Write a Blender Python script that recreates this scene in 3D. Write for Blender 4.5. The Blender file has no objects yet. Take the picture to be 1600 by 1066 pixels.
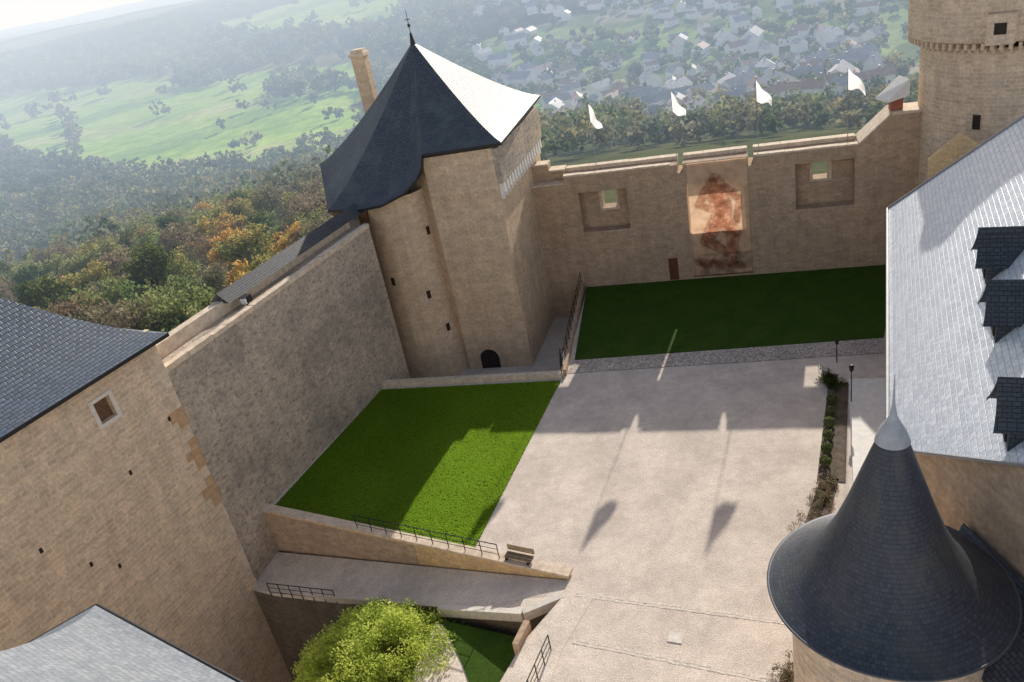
import bpy, math, random
import numpy as np
from mathutils import Vector, Matrix
from mathutils import noise as mn
random.seed(7); rng=np.random.default_rng(7)
scene=bpy.context.scene; COL=bpy.context.collection
# ---------------------------------------------------------------- materials
def newmat(name):
    m=bpy.data.materials.new(name); m.use_nodes=True; nt=m.node_tree
    return m,nt,nt.nodes['Principled BSDF']
def N(nt,t,**k):
    n=nt.nodes.new(t)
    for a,b in k.items():
        if a in n.inputs.keys(): n.inputs[a].default_value=b
        else: setattr(n,a,b)
    return n
def mixc(nt,fac,a,b,mode='MIX'):
    n=nt.nodes.new('ShaderNodeMix'); n.data_type='RGBA'; n.blend_type=mode
    for s,v in ((n.inputs[0],fac),(n.inputs[6],a),(n.inputs[7],b)):
        if isinstance(v,bpy.types.NodeSocket): nt.links.new(v,s)
        elif isinstance(v,(int,float)): s.default_value=v
        else: s.default_value=(v[0],v[1],v[2],1)
    return n.outputs[2]
def noise(nt,vec,scale,detail=4,rough=.6):
    n=N(nt,'ShaderNodeTexNoise'); n.inputs['Scale'].default_value=scale; n.inputs['Detail'].default_value=detail; n.inputs['Roughness'].default_value=rough
    if vec is not None: nt.links.new(vec,n.inputs['Vector'])
    return n
def ramp(nt,src,p0,p1,c0=(0,0,0),c1=(1,1,1)):
    r=N(nt,'ShaderNodeValToRGB'); e=r.color_ramp.elements
    e[0].position=p0; e[1].position=p1; e[0].color=(*c0,1); e[1].color=(*c1,1)
    nt.links.new(src,r.inputs[0]); return r.outputs[0]
def uvobj(nt):
    t=N(nt,'ShaderNodeTexCoord'); return t.outputs['UV'],t.outputs['Object']
def stone(name,c1,c2,mortar,bw=.55,rh=.26,ms=.012,patch=.35,dark=(.10,.085,.07),bump=.35,dist=.03,psc=.22,plo=.47,phi=.66,spots=0,streak=.3):
    m,nt,P=newmat(name); uv,ob=uvobj(nt)
    dn=noise(nt,uv,1.6,3)
    vm=N(nt,'ShaderNodeVectorMath',operation='MULTIPLY_ADD'); nt.links.new(dn.outputs['Color'],vm.inputs[0]); vm.inputs[1].default_value=(dist,dist,0); nt.links.new(uv,vm.inputs[2])
    br=N(nt,'ShaderNodeTexBrick'); br.offset=.5; br.squash=1.3; br.squash_frequency=3
    for k,v in (('Scale',1),('Mortar Size',ms),('Mortar Smooth',.3),('Bias',0),('Brick Width',bw),('Row Height',rh)): br.inputs[k].default_value=v
    br.inputs['Color1'].default_value=(*c1,1); br.inputs['Color2'].default_value=(*c2,1); br.inputs['Mortar'].default_value=(*mortar,1)
    nt.links.new(vm.outputs[0],br.inputs['Vector'])
    n1=noise(nt,uv,psc,7,.68); n2=noise(nt,uv,5,5,.7); n3=noise(nt,uv,1.1,4,.6)
    c=mixc(nt,.55,br.outputs['Color'],ramp(nt,n2.outputs['Fac'],.3,.72,(.5,.47,.45),(1.3,1.27,1.2)),'MULTIPLY')
    pm=ramp(nt,n1.outputs['Fac'],plo,phi)
    mm=N(nt,'ShaderNodeMath',operation='MULTIPLY'); mm.inputs[1].default_value=patch; nt.links.new(pm,mm.inputs[0])
    c=mixc(nt,mm.outputs[0],c,dark)
    if spots:
        n4=noise(nt,uv,2.6,6,.75); mm=N(nt,'ShaderNodeMath',operation='MULTIPLY'); mm.inputs[1].default_value=spots; nt.links.new(ramp(nt,n4.outputs['Fac'],.52,.62),mm.inputs[0]); c=mixc(nt,mm.outputs[0],c,(dark[0]*.7,dark[1]*.7,dark[2]*.7))
    mp=N(nt,'ShaderNodeMapping'); mp.inputs['Scale'].default_value=(1.4,.10,1); nt.links.new(uv,mp.inputs[0]); n5=noise(nt,mp.outputs[0],1.0,5,.7)
    c=mixc(nt,streak,c,ramp(nt,n5.outputs['Fac'],.35,.62,(.62,.60,.58),(1.12,1.1,1.08)),'MULTIPLY')
    c=mixc(nt,.4,c,ramp(nt,n3.outputs['Fac'],.3,.7,(.66,.66,.70),(1.2,1.15,1.06)),'MULTIPLY')
    nt.links.new(c,P.inputs['Base Color']); P.inputs['Roughness'].default_value=.92; P.inputs['Specular IOR Level'].default_value=.2
    a=N(nt,'ShaderNodeMath',operation='SUBTRACT'); nt.links.new(n2.outputs['Fac'],a.inputs[0]); nt.links.new(br.outputs['Fac'],a.inputs[1])
    b=N(nt,'ShaderNodeBump'); b.inputs['Strength'].default_value=bump; b.inputs['Distance'].default_value=.06
    nt.links.new(a.outputs[0],b.inputs['Height']); nt.links.new(b.outputs[0],P.inputs['Normal'])
    return m
def slate(name,c1,c2,bw=.26,rh=.16,rough=.42,moss=.25,ms=.02,spec=.5,mort=.3,bump=.5,mc=(.12,.125,.10)):
    m,nt,P=newmat(name); uv,ob=uvobj(nt)
    br=N(nt,'ShaderNodeTexBrick'); br.offset=.5
    for k,v in (('Scale',1),('Mortar Size',ms),('Mortar Smooth',.5),('Bias',0),('Brick Width',bw),('Row Height',rh)): br.inputs[k].default_value=v
    br.inputs['Color1'].default_value=(*c1,1); br.inputs['Color2'].default_value=(*c2,1); br.inputs['Mortar'].default_value=(c1[0]*mort,c1[1]*mort,c1[2]*mort,1)
    nt.links.new(uv,br.inputs['Vector'])
    n1=noise(nt,uv,.5,5,.6); n2=noise(nt,uv,7,4)
    c=mixc(nt,.6,br.outputs['Color'],ramp(nt,n2.outputs['Fac'],.3,.7,(.6,.6,.62),(1.35,1.33,1.3)),'MULTIPLY')
    mm=N(nt,'ShaderNodeMath',operation='MULTIPLY'); mm.inputs[1].default_value=moss; nt.links.new(ramp(nt,n1.outputs['Fac'],.48,.66),mm.inputs[0])
    c=mixc(nt,mm.outputs[0],c,mc)
    nt.links.new(c,P.inputs['Base Color']); P.inputs['Specular IOR Level'].default_value=spec
    rr=N(nt,'ShaderNodeMapRange'); rr.inputs['To Min'].default_value=rough-.08; rr.inputs['To Max'].default_value=rough+.2; nt.links.new(n2.outputs['Fac'],rr.inputs['Value']); nt.links.new(rr.outputs[0],P.inputs['Roughness'])
    sp=N(nt,'ShaderNodeSeparateXYZ'); nt.links.new(uv,sp.inputs[0])
    d=N(nt,'ShaderNodeMath',operation='DIVIDE'); d.inputs[1].default_value=rh; nt.links.new(sp.outputs[1],d.inputs[0])
    fr=N(nt,'ShaderNodeMath',operation='FRACT'); nt.links.new(d.outputs[0],fr.inputs[0])
    a=N(nt,'ShaderNodeMath',operation='MULTIPLY_ADD'); a.inputs[1].default_value=-.6; nt.links.new(fr.outputs[0],a.inputs[0]); nt.links.new(n2.outputs['Fac'],a.inputs[2])
    a2=N(nt,'ShaderNodeMath',operation='SUBTRACT'); nt.links.new(a.outputs[0],a2.inputs[0]); nt.links.new(br.outputs['Fac'],a2.inputs[1])
    b=N(nt,'ShaderNodeBump'); b.inputs['Strength'].default_value=bump; b.inputs['Distance'].default_value=.02
    nt.links.new(a2.outputs[0],b.inputs['Height']); nt.links.new(b.outputs[0],P.inputs['Normal'])
    return m
def plain(name,c,rough=.7,metal=0,var=.3,sc=4,bump=0,spec=.4):
    m,nt,P=newmat(name); uv,ob=uvobj(nt)
    n=noise(nt,ob,sc,5,.65)
    cc=mixc(nt,1.0,c,ramp(nt,n.outputs['Fac'],.3,.7,(1-var,)*3,(1+var,)*3),'MULTIPLY')
    nt.links.new(cc,P.inputs['Base Color']); P.inputs['Roughness'].default_value=rough; P.inputs['Metallic'].default_value=metal; P.inputs['Specular IOR Level'].default_value=spec
    if bump:
        b=N(nt,'ShaderNodeBump'); b.inputs['Strength'].default_value=bump; b.inputs['Distance'].default_value=.05
        nt.links.new(n.outputs['Fac'],b.inputs['Height']); nt.links.new(b.outputs[0],P.inputs['Normal'])
    return m
def gravelmat(name,c,bump=.4,vs=20):
    m,nt,P=newmat(name); t=N(nt,'ShaderNodeTexCoord'); ob=t.outputs['Object']
    n1=noise(nt,ob,13,6,.75); n2=noise(nt,ob,.35,5,.6); n3=noise(nt,ob,1.8,5,.7); v=N(nt,'ShaderNodeTexVoronoi'); v.inputs['Scale'].default_value=vs; nt.links.new(ob,v.inputs['Vector'])
    c1=mixc(nt,1.,c,ramp(nt,n1.outputs['Fac'],.32,.68,(.66,.65,.64),(1.28,1.28,1.28)),'MULTIPLY')
    c1=mixc(nt,1.,c1,ramp(nt,n2.outputs['Fac'],.35,.65,(.84,.83,.82),(1.08,1.07,1.05)),'MULTIPLY')
    c1=mixc(nt,1.,c1,ramp(nt,n3.outputs['Fac'],.35,.65,(.90,.89,.88),(1.07,1.07,1.07)),'MULTIPLY')
    if vs<10: c1=mixc(nt,1.,c1,ramp(nt,v.outputs['Distance'],.25,.6,(1.12,1.12,1.12),(.62,.62,.62)),'MULTIPLY')
    nt.links.new(c1,P.inputs['Base Color']); P.inputs['Roughness'].default_value=.95; P.inputs['Specular IOR Level'].default_value=.15
    a=N(nt,'ShaderNodeMath',operation='ADD'); nt.links.new(n1.outputs['Fac'],a.inputs[0]); nt.links.new(v.outputs['Distance'],a.inputs[1])
    b=N(nt,'ShaderNodeBump'); b.inputs['Strength'].default_value=bump; b.inputs['Distance'].default_value=.03
    nt.links.new(a.outputs[0],b.inputs['Height']); nt.links.new(b.outputs[0],P.inputs['Normal'])
    return m
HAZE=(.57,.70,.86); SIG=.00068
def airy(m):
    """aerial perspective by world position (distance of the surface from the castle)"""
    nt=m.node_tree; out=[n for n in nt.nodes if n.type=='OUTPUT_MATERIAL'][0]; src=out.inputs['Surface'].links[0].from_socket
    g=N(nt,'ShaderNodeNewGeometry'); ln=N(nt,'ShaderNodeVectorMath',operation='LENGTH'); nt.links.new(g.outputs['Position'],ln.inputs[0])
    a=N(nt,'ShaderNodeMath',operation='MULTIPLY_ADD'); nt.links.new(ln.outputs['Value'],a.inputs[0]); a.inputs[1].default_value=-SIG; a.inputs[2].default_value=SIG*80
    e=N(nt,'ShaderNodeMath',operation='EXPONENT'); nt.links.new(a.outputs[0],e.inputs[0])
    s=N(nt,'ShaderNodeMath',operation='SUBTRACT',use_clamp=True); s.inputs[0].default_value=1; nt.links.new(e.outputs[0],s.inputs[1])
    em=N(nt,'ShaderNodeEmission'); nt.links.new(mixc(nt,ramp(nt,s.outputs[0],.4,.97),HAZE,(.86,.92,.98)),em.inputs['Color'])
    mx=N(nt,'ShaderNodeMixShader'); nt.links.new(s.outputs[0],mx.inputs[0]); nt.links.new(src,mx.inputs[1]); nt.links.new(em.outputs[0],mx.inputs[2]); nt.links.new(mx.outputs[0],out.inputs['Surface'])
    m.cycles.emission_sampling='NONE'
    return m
def leafmat(name,tint=(1,1,1),rand=.0,trans=.45):
    m,nt,P=newmat(name); nt.nodes.remove(P); out=nt.nodes['Material Output']
    at=N(nt,'ShaderNodeAttribute',attribute_name='Col')
    c=mixc(nt,1.,at.outputs['Color'],tint,'MULTIPLY')
    if rand:
        oi=N(nt,'ShaderNodeObjectInfo'); 
        r=N(nt,'ShaderNodeValToRGB'); e=r.color_ramp.elements; e[0].position=0; e[0].color=(1.2,.95,.65,1); e[1].position=1; e[1].color=(.7,.85,.65,1)
        e2=r.color_ramp.elements.new(.35); e2.color=(1,.95,.8,1); e3=r.color_ramp.elements.new(.7); e3.color=(.95,.95,.85,1)
        nt.links.new(oi.outputs['Random'],r.inputs[0]); c=mixc(nt,rand,c,r.outputs[0],'MULTIPLY')
    d=N(nt,'ShaderNodeBsdfDiffuse'); t=N(nt,'ShaderNodeBsdfTranslucent'); nt.links.new(c,d.inputs[0]); nt.links.new(c,t.inputs[0])
    mx=N(nt,'ShaderNodeMixShader'); mx.inputs[0].default_value=trans; nt.links.new(d.outputs[0],mx.inputs[1]); nt.links.new(t.outputs[0],mx.inputs[2]); nt.links.new(mx.outputs[0],out.inputs[0])
    return m
def grassmat(name,c,c2):
    m,nt,P=newmat(name); t=N(nt,'ShaderNodeTexCoord'); ob=t.outputs['Object']
    n1=noise(nt,ob,14,5,.8); n2=noise(nt,ob,.5,5,.65); n3=noise(nt,ob,3,4,.6)
    cc=mixc(nt,ramp(nt,n2.outputs['Fac'],.35,.65),c,c2)
    cc=mixc(nt,1.,cc,ramp(nt,n1.outputs['Fac'],.3,.7,(.55,.55,.5),(1.5,1.45,1.4)),'MULTIPLY')
    cc=mixc(nt,1.,cc,ramp(nt,n3.outputs['Fac'],.3,.7,(.85,.85,.85),(1.12,1.12,1.1)),'MULTIPLY')
    nt.links.new(cc,P.inputs['Base Color']); P.inputs['Roughness'].default_value=.9; P.inputs['Specular IOR Level'].default_value=.1
    b=N(nt,'ShaderNodeBump'); b.inputs['Strength'].default_value=.6; b.inputs['Distance'].default_value=.06
    nt.links.new(n1.outputs['Fac'],b.inputs['Height']); nt.links.new(b.outputs[0],P.inputs['Normal'])
    return m
M={}
M['ashlar']=stone('ashlar_stone',(.82,.65,.475),(.70,.545,.39),(.74,.61,.47),.62,.30,.010,.2,(.48,.38,.29))
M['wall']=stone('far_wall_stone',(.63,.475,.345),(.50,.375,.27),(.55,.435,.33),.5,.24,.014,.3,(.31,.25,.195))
M['rubble']=stone('rubble_stone',(.72,.62,.52),(.56,.48,.40),(.66,.58,.50),.42,.2,.02,.5,(.25,.23,.21),.8,.14,.22,.47,.62,.62)
M['left']=stone('left_building_stone',(.85,.69,.53),(.67,.53,.395),(.86,.75,.62),.6,.27,.026,.12,(.50,.40,.31),.5,.02)
M['warm']=stone('warm_wall_stone',(.86,.64,.36),(.74,.53,.30),(.78,.59,.39),.5,.25,.014,.15,(.46,.34,.21))
M['drubble']=stone('dark_rubble',(.26,.22,.17),(.19,.16,.125),(.22,.19,.15),.4,.2,.02,.5,(.08,.075,.06),.8,.14)
M['coping']=plain('coping_stone',(.68,.56,.43),.9,0,.25,2.5,.3)
M['quoin']=plain('quoin_stone',(.52,.34,.20),.9,0,.2,3,.3)
M['pale']=plain('pale_stone',(.72,.67,.60),.85,0,.15,4,.2)
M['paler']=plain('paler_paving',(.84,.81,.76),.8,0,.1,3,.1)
M['setts']=plain('sett_stone',(.70,.63,.55),.9,0,.3,6,.2)
M['slate']=slate('slate',(.055,.07,.095),(.09,.108,.135),.26,.16,.5,.5,mc=(.11,.135,.13))
M['slated']=slate('slate_dark',(.038,.047,.064),(.06,.072,.092),.26,.16,.6,.2)
M['slateb']=slate('slate_glare',(.48,.54,.62),(.64,.70,.77),.40,.26,.32,.03,.014,.8,.5)  # sun glare on the slates is put into this pale base colour
M['slatel']=slate('slate_blue',(.095,.125,.175),(.14,.175,.23),.42,.24,.40,.12,.03)
M['slateg']=slate('slate_grey',(.17,.20,.235),(.24,.265,.30),.34,.22,.5,.1,.010,.5,.6)
M['slatec']=slate('slate_cone',(.040,.049,.066),(.066,.077,.10),.2,.15,.46,.4,.012,.45,.5,.25,mc=(.11,.105,.085))
M['lead']=plain('lead',(.30,.31,.33),.5,.5,.15,3)
M['leadp']=plain('lead_pale',(.42,.44,.47),.5,.1,.15,3)
M['gutter']=plain('gutter_metal',(.12,.125,.14),.6,.3,.15,3)
M['grey']=plain('grey_pole',(.35,.36,.38),.5,.3,.1,3)
M['rust']=plain('rust_hut',(.34,.13,.08),.8,0,.3,5,.2)
M['iron']=plain('iron',(.03,.03,.032),.5,.4,.2,5)
M['wood']=plain('wood',(.16,.09,.05),.8,0,.35,6,.2)
M['bench']=plain('bench_wood',(.30,.22,.14),.8,0,.35,6,.2)
M['dark']=plain('dark_opening',(.035,.028,.022),.95,0,.2,3)
M['door']=plain('door_wood',(.14,.05,.025),.7,0,.3,5,.2)
M['gravel']=gravelmat('gravel',(.75,.665,.59))
M['cobble']=gravelmat('cobbles',(.70,.62,.55),.7,6)
M['path']=gravelmat('path',(.78,.70,.62))
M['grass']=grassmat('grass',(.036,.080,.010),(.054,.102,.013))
M['soil']=plain('soil',(.13,.10,.075),.95,0,.5,2,.6)
M['white']=plain('white_paint',(.8,.8,.78),.6,0,.05,3)
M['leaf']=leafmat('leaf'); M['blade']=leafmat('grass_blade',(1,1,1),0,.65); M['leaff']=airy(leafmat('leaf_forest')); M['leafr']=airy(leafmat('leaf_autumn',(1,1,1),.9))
M['bark']=plain('bark',(.14,.11,.085),.9,0,.3,4,.3)
m,nt,P=newmat('flag_cloth'); nt.nodes.remove(P)
d=N(nt,'ShaderNodeBsdfDiffuse'); t=N(nt,'ShaderNodeBsdfTranslucent'); d.inputs[0].default_value=(.85,.85,.86,1); t.inputs[0].default_value=(.9,.9,.92,1)
mx=N(nt,'ShaderNodeMixShader'); mx.inputs[0].default_value=.5; nt.links.new(d.outputs[0],mx.inputs[1]); nt.links.new(t.outputs[0],mx.inputs[2]); nt.links.new(mx.outputs[0],nt.nodes['Material Output'].inputs[0]); M['flag']=m
# ---------------------------------------------------------------- mesh helpers
def mk(name,verts,faces,mats,parent=None,fm=None,uvs=None,smooth=False):
    me=bpy.data.meshes.new(name); me.from_pydata([tuple(v) for v in verts],[],faces)
    if not isinstance(mats,(list,tuple)): mats=[mats]
    for mm in mats: me.materials.append(mm)
    if fm: me.polygons.foreach_set('material_index',fm)
    me.update()
    uvl=me.uv_layers.new(name='UVMap')
    if uvs is None:
        for p in me.polygons:
            n=p.normal; h=math.hypot(n.x,n.y)
            if h<.05:
                for li in p.loop_indices:
                    v=me.vertices[me.loops[li].vertex_index].co; uvl.data[li].uv=(v.x,v.y)
            else:
                tx,ty=-n.y/h,n.x/h; s=Vector((tx,ty,0)); w=n.cross(s)
                for li in p.loop_indices:
                    v=me.vertices[me.loops[li].vertex_index].co; uvl.data[li].uv=(v.dot(s),abs(w.z)>1e-3 and v.dot(w)*(1 if w.z>0 else -1) or v.z)
    else:
        for p,fu in zip(me.polygons,uvs):
            for li,u in zip(p.loop_indices,fu): uvl.data[li].uv=u
    if smooth: me.polygons.foreach_set('use_smooth',[True]*len(me.polygons))
    o=bpy.data.objects.new(name,me); COL.objects.link(o)
    if parent: o.parent=parent
    return o
def lab(o,label,cat,group=None,kind=None):
    if kind: o['kind']=kind
    if label: o['label']=label
    if cat: o['category']=cat
    if group: o['group']=group
    return o
def thing(name,label,cat,loc=(0,0,0),group=None):
    e=bpy.data.objects.new(name,None); COL.objects.link(e); e.location=(0,0,0); e.empty_display_size=.5
    return lab(e,label,cat,group)
class MB:
    def __init__(s): s.v=[];s.f=[];s.m=[]
    def prism(s,poly,z0,z1,mt=0,ms=None):
        n=len(poly); b=len(s.v); ms=mt if ms is None else ms
        za=z0 if isinstance(z0,(list,tuple)) else [z0]*n; zb=z1 if isinstance(z1,(list,tuple)) else [z1]*n
        s.v+=[(p[0],p[1],z) for p,z in zip(poly,za)]+[(p[0],p[1],z) for p,z in zip(poly,zb)]
        area=sum(poly[i][0]*poly[(i+1)%n][1]-poly[(i+1)%n][0]*poly[i][1] for i in range(n))
        top=[b+n+i for i in range(n)]; bot=[b+i for i in reversed(range(n))]; sides=[(b+i,b+(i+1)%n,b+n+(i+1)%n,b+n+i) for i in range(n)]
        if area<0: top=top[::-1];bot=bot[::-1];sides=[q[::-1] for q in sides]
        s.f+=[tuple(top),tuple(bot)]+sides; s.m+=[mt,ms]+[ms]*n
        return s
    def obox(s,c,d,l,w,z0,z1,mt=0):
        dx,dy=d[0],d[1]; h=math.hypot(dx,dy); dx/=h;dy/=h; nx,ny=-dy,dx
        q=[(c[0]+a*dx*l/2+b*nx*w/2,c[1]+a*dy*l/2+b*ny*w/2) for a,b in ((-1,-1),(1,-1),(1,1),(-1,1))]
        return s.prism(q,z0,z1,mt)
    def tube(s,p,q,r,n=8,r2=None,mt=0):
        p=Vector(p);q=Vector(q);d=(q-p).normalized(); a=d.orthogonal().normalized(); bb=d.cross(a); b0=len(s.v); r2=r if r2 is None else r2
        for c,rr in ((p,r),(q,r2)):
            for i in range(n):
                t=2*math.pi*i/n; s.v.append(tuple(c+a*math.cos(t)*rr+bb*math.sin(t)*rr))
        for i in range(n): s.f.append((b0+i,b0+(i+1)%n,b0+n+(i+1)%n,b0+n+i)); s.m.append(mt)
        s.f.append(tuple(b0+i for i in reversed(range(n)))); s.f.append(tuple(b0+n+i for i in range(n))); s.m+=[mt,mt]
        return s
    def wallseg(s,a,b,th,z0,z1,mt=0,side=0):
        dx,dy=b[0]-a[0],b[1]-a[1]; L=math.hypot(dx,dy); nx,ny=-dy/L,dx/L
        lo,hi=(-th/2,th/2) if side==0 else ((0,th) if side>0 else (-th,0))
        return s.prism([(a[0]+nx*lo,a[1]+ny*lo),(b[0]+nx*lo,b[1]+ny*lo),(b[0]+nx*hi,b[1]+ny*hi),(a[0]+nx*hi,a[1]+ny*hi)],z0,z1,mt)
    def mesh(s,name,mats,parent=None,**k): return mk(name,s.v,s.f,mats,parent,fm=s.m,**k)
def lathe(name,c,prof,mat,parent=None,seg=64,smooth=True,a0=0,a1=2*math.pi):
    V=[];F=[];U=[];R=max(p[0] for p in prof); acc=[0]
    for i in range(1,len(prof)): acc.append(acc[-1]+math.hypot(prof[i][0]-prof[i-1][0],prof[i][1]-prof[i-1][1]))
    for r,z in prof:
        for j in range(seg+1):
            t=a0+(a1-a0)*j/seg; V.append((c[0]+r*math.cos(t),c[1]+r*math.sin(t),z))
    for i in range(len(prof)-1):
        for j in range(seg):
            q=(i*(seg+1)+j,i*(seg+1)+j+1,(i+1)*(seg+1)+j+1,(i+1)*(seg+1)+j); F.append(q)
            u0=(a1-a0)*j/seg*R;u1=(a1-a0)*(j+1)/seg*R; U.append(((u0,acc[i]),(u1,acc[i]),(u1,acc[i+1]),(u0,acc[i+1])))
    return mk(name,V,F,mat,parent,uvs=U,smooth=smooth)
def fanroof(name,apex,rim,mat,parent=None,p=1.2,n=10,thick=.16,edge=None):
    V=[];F=[];U=[];fm=[]; R=len(rim)
    for i in range(R):
        a=Vector(rim[i]);b=Vector(rim[(i+1)%R]);A=Vector(apex)
        e=(b-a); e.z=0
        if e.length<1e-6: continue
        e.normalize(); base=len(V)
        for k in range(n+1):
            t=k/n
            for P0 in (a,b):
                x=P0.lerp(A,t); x.z=P0.z+(A.z-P0.z)*(t**p); V.append(x)
        Ls=((a+b)/2-A).length
        for k in range(n):
            q=(base+2*k,base+2*k+1,base+2*k+3,base+2*k+2)
            if k==n-1: q=q[:3]
            F.append(q); U.append([((V[j]).dot(e),((j-base)//2)/n*Ls) for j in q]); fm.append(0)
    b0=len(V)
    for r in rim: V.append(Vector(r)); V.append(Vector(r)-Vector((0,0,thick)))
    for i in range(R):
        j=(i+1)%R; q=(b0+2*i+1,b0+2*j+1,b0+2*j,b0+2*i); F.append(q); U.append([(0,0)]*4); fm.append(1)
    ci=len(V); cz=sum(r[2] for r in rim)/R-thick; V.append(Vector((apex[0],apex[1],cz)))
    for i in range(R):
        j=(i+1)%R; F.append((b0+2*j+1,b0+2*i+1,ci)); U.append([(0,0)]*3); fm.append(1)
    return mk(name,V,F,[mat,edge or M['iron']],parent,fm=fm,uvs=U)
def vox(us,ds,zs,occ,O,f,g,name,mat,parent=None,extra=None):
    V=[];F=[]
    nu,nd,nz=len(us)-1,len(ds)-1,len(zs)-1
    def oc(i,j,k): return 0<=i<nu and 0<=j<nd and 0<=k<nz and occ((us[i]+us[i+1])/2,(ds[j]+ds[j+1])/2,(zs[k]+zs[k+1])/2)
    def pt(u,d,z): return (O[0]+u*f[0]+d*g[0],O[1]+u*f[1]+d*g[1],z)
    for i in range(nu):
        for j in range(nd):
            for k in range(nz):
                if not oc(i,j,k): continue
                u0,u1,d0,d1,z0,z1=us[i],us[i+1],ds[j],ds[j+1],zs[k],zs[k+1]
                for (a,b,c),q in (((-1,0,0),[(u0,d1,z0),(u0,d0,z0),(u0,d0,z1),(u0,d1,z1)]),((1,0,0),[(u1,d0,z0),(u1,d1,z0),(u1,d1,z1),(u1,d0,z1)]),
                    ((0,-1,0),[(u0,d0,z0),(u1,d0,z0),(u1,d0,z1),(u0,d0,z1)]),((0,1,0),[(u1,d1,z0),(u0,d1,z0),(u0,d1,z1),(u1,d1,z1)]),
                    ((0,0,-1),[(u0,d1,z0),(u1,d1,z0),(u1,d0,z0),(u0,d0,z0)]),((0,0,1),[(u0,d0,z1),(u1,d0,z1),(u1,d1,z1),(u0,d1,z1)])):
                    if not oc(i+a,j+b,k+c):
                        b0=len(V); V+=[pt(*x) for x in q]; F.append((b0,b0+1,b0+2,b0+3))
    if extra:
        for fq in extra:
            b0=len(V); V+=[pt(*x) for x in fq]; F.append(tuple(range(b0,b0+len(fq))))
    return mk(name,V,F,mat,parent)
def quadmesh(name,V,cc,mat):
    n=len(V)//4; me=bpy.data.meshes.new(name); me.vertices.add(4*n); me.vertices.foreach_set('co',V.ravel())
    me.loops.add(4*n); me.loops.foreach_set('vertex_index',np.arange(4*n,dtype=np.int32))
    me.polygons.add(n); me.polygons.foreach_set('loop_start',np.arange(0,4*n,4,dtype=np.int32)); 
    me.update(calc_edges=True)
    ca=me.color_attributes.new('Col','FLOAT_COLOR','POINT'); rgba=np.ones((4*n,4)); rgba[:,:3]=np.repeat(cc,4,axis=0); ca.data.foreach_set('color',rgba.ravel())
    me.materials.append(mat); return me
def leafmesh(name,centers,rad,per,size,pal,mat,squash=1.,jit=.25,shade=None):
    n=len(centers)*per
    c=np.repeat(np.asarray(centers,float),per,axis=0)
    d=rng.normal(size=(n,3)); d/=np.linalg.norm(d,axis=1)[:,None]; rr=rng.random(n)**.5
    rads=np.repeat(np.broadcast_to(rad,(len(centers),)),per)
    p=c+d*(rads*rr)[:,None]*np.array([1,1,squash])
    a=rng.normal(size=(n,3)); a/=np.linalg.norm(a,axis=1)[:,None]; b=np.cross(a,rng.normal(size=(n,3))); b/=np.linalg.norm(b,axis=1)[:,None]
    sz=np.repeat(np.broadcast_to(size,(len(centers),)),per)
    s=(sz*(.6+.8*rng.random(n)))[:,None]
    V=np.stack([p-a*s,p-b*s*.6,p+a*s,p+b*s*.6],1).reshape(-1,3)
    pal=np.asarray(pal); ci=pal[rng.integers(0,len(pal),len(centers))]; cc=np.repeat(ci,per,axis=0)*(1+jit*(rng.random((n,1))*2-1))
    if shade is not None: cc=cc*shade(p)[:,None]
    return quadmesh(name,V,cc,mat)
# ---------------------------------------------------------------- camera
R=math.atan2(512,2505); cr,sr=math.cos(R),math.sin(R); th=math.radians(26.55); c_,s_=math.cos(th),math.sin(th)
X=Vector((1,0,0));U_=Vector((0,s_,c_));Fw=Vector((0,c_,-s_))
right=X*cr-U_*sr; up=X*sr+U_*cr; back=-Fw
mt=Matrix((right,up,back)).transposed().to_4x4(); mt.translation=Vector((0,0,30))
cam=bpy.data.objects.new('camera',bpy.data.cameras.new('camera')); COL.objects.link(cam); cam.matrix_world=mt
cam.data.lens=36*1277/1600; cam.data.sensor_width=36; cam.data.clip_end=30000; cam.data.clip_start=.1; scene.camera=cam
# ---------------------------------------------------------------- light
S=Vector((13.9,29.7,14.7)).normalized()
az=math.atan2(S.x,S.y); el=math.asin(S.z)
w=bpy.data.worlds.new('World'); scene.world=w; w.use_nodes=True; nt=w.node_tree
sk=nt.nodes.new('ShaderNodeTexSky'); sk.sky_type='NISHITA'; sk.sun_disc=False; sk.sun_elevation=el; sk.sun_rotation=az; sk.air_density=1.0; sk.dust_density=2.0; sk.ozone_density=1.0
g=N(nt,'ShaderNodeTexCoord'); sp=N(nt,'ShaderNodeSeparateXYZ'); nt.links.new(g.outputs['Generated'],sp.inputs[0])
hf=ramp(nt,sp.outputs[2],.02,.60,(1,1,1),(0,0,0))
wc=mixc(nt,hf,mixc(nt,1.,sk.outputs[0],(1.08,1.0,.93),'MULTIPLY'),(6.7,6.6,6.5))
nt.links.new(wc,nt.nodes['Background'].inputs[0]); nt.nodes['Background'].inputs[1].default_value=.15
sun=bpy.data.lights.new('sun','SUN'); sun.energy=5; sun.angle=math.radians(.53); sun.color=(1,.93,.82)
so=bpy.data.objects.new('sun',sun); COL.objects.link(so); so.rotation_euler=S.to_track_quat('Z','Y').to_euler()
scene.view_settings.view_transform='Standard'; scene.view_settings.look='None'; scene.view_settings.exposure=0
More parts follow.
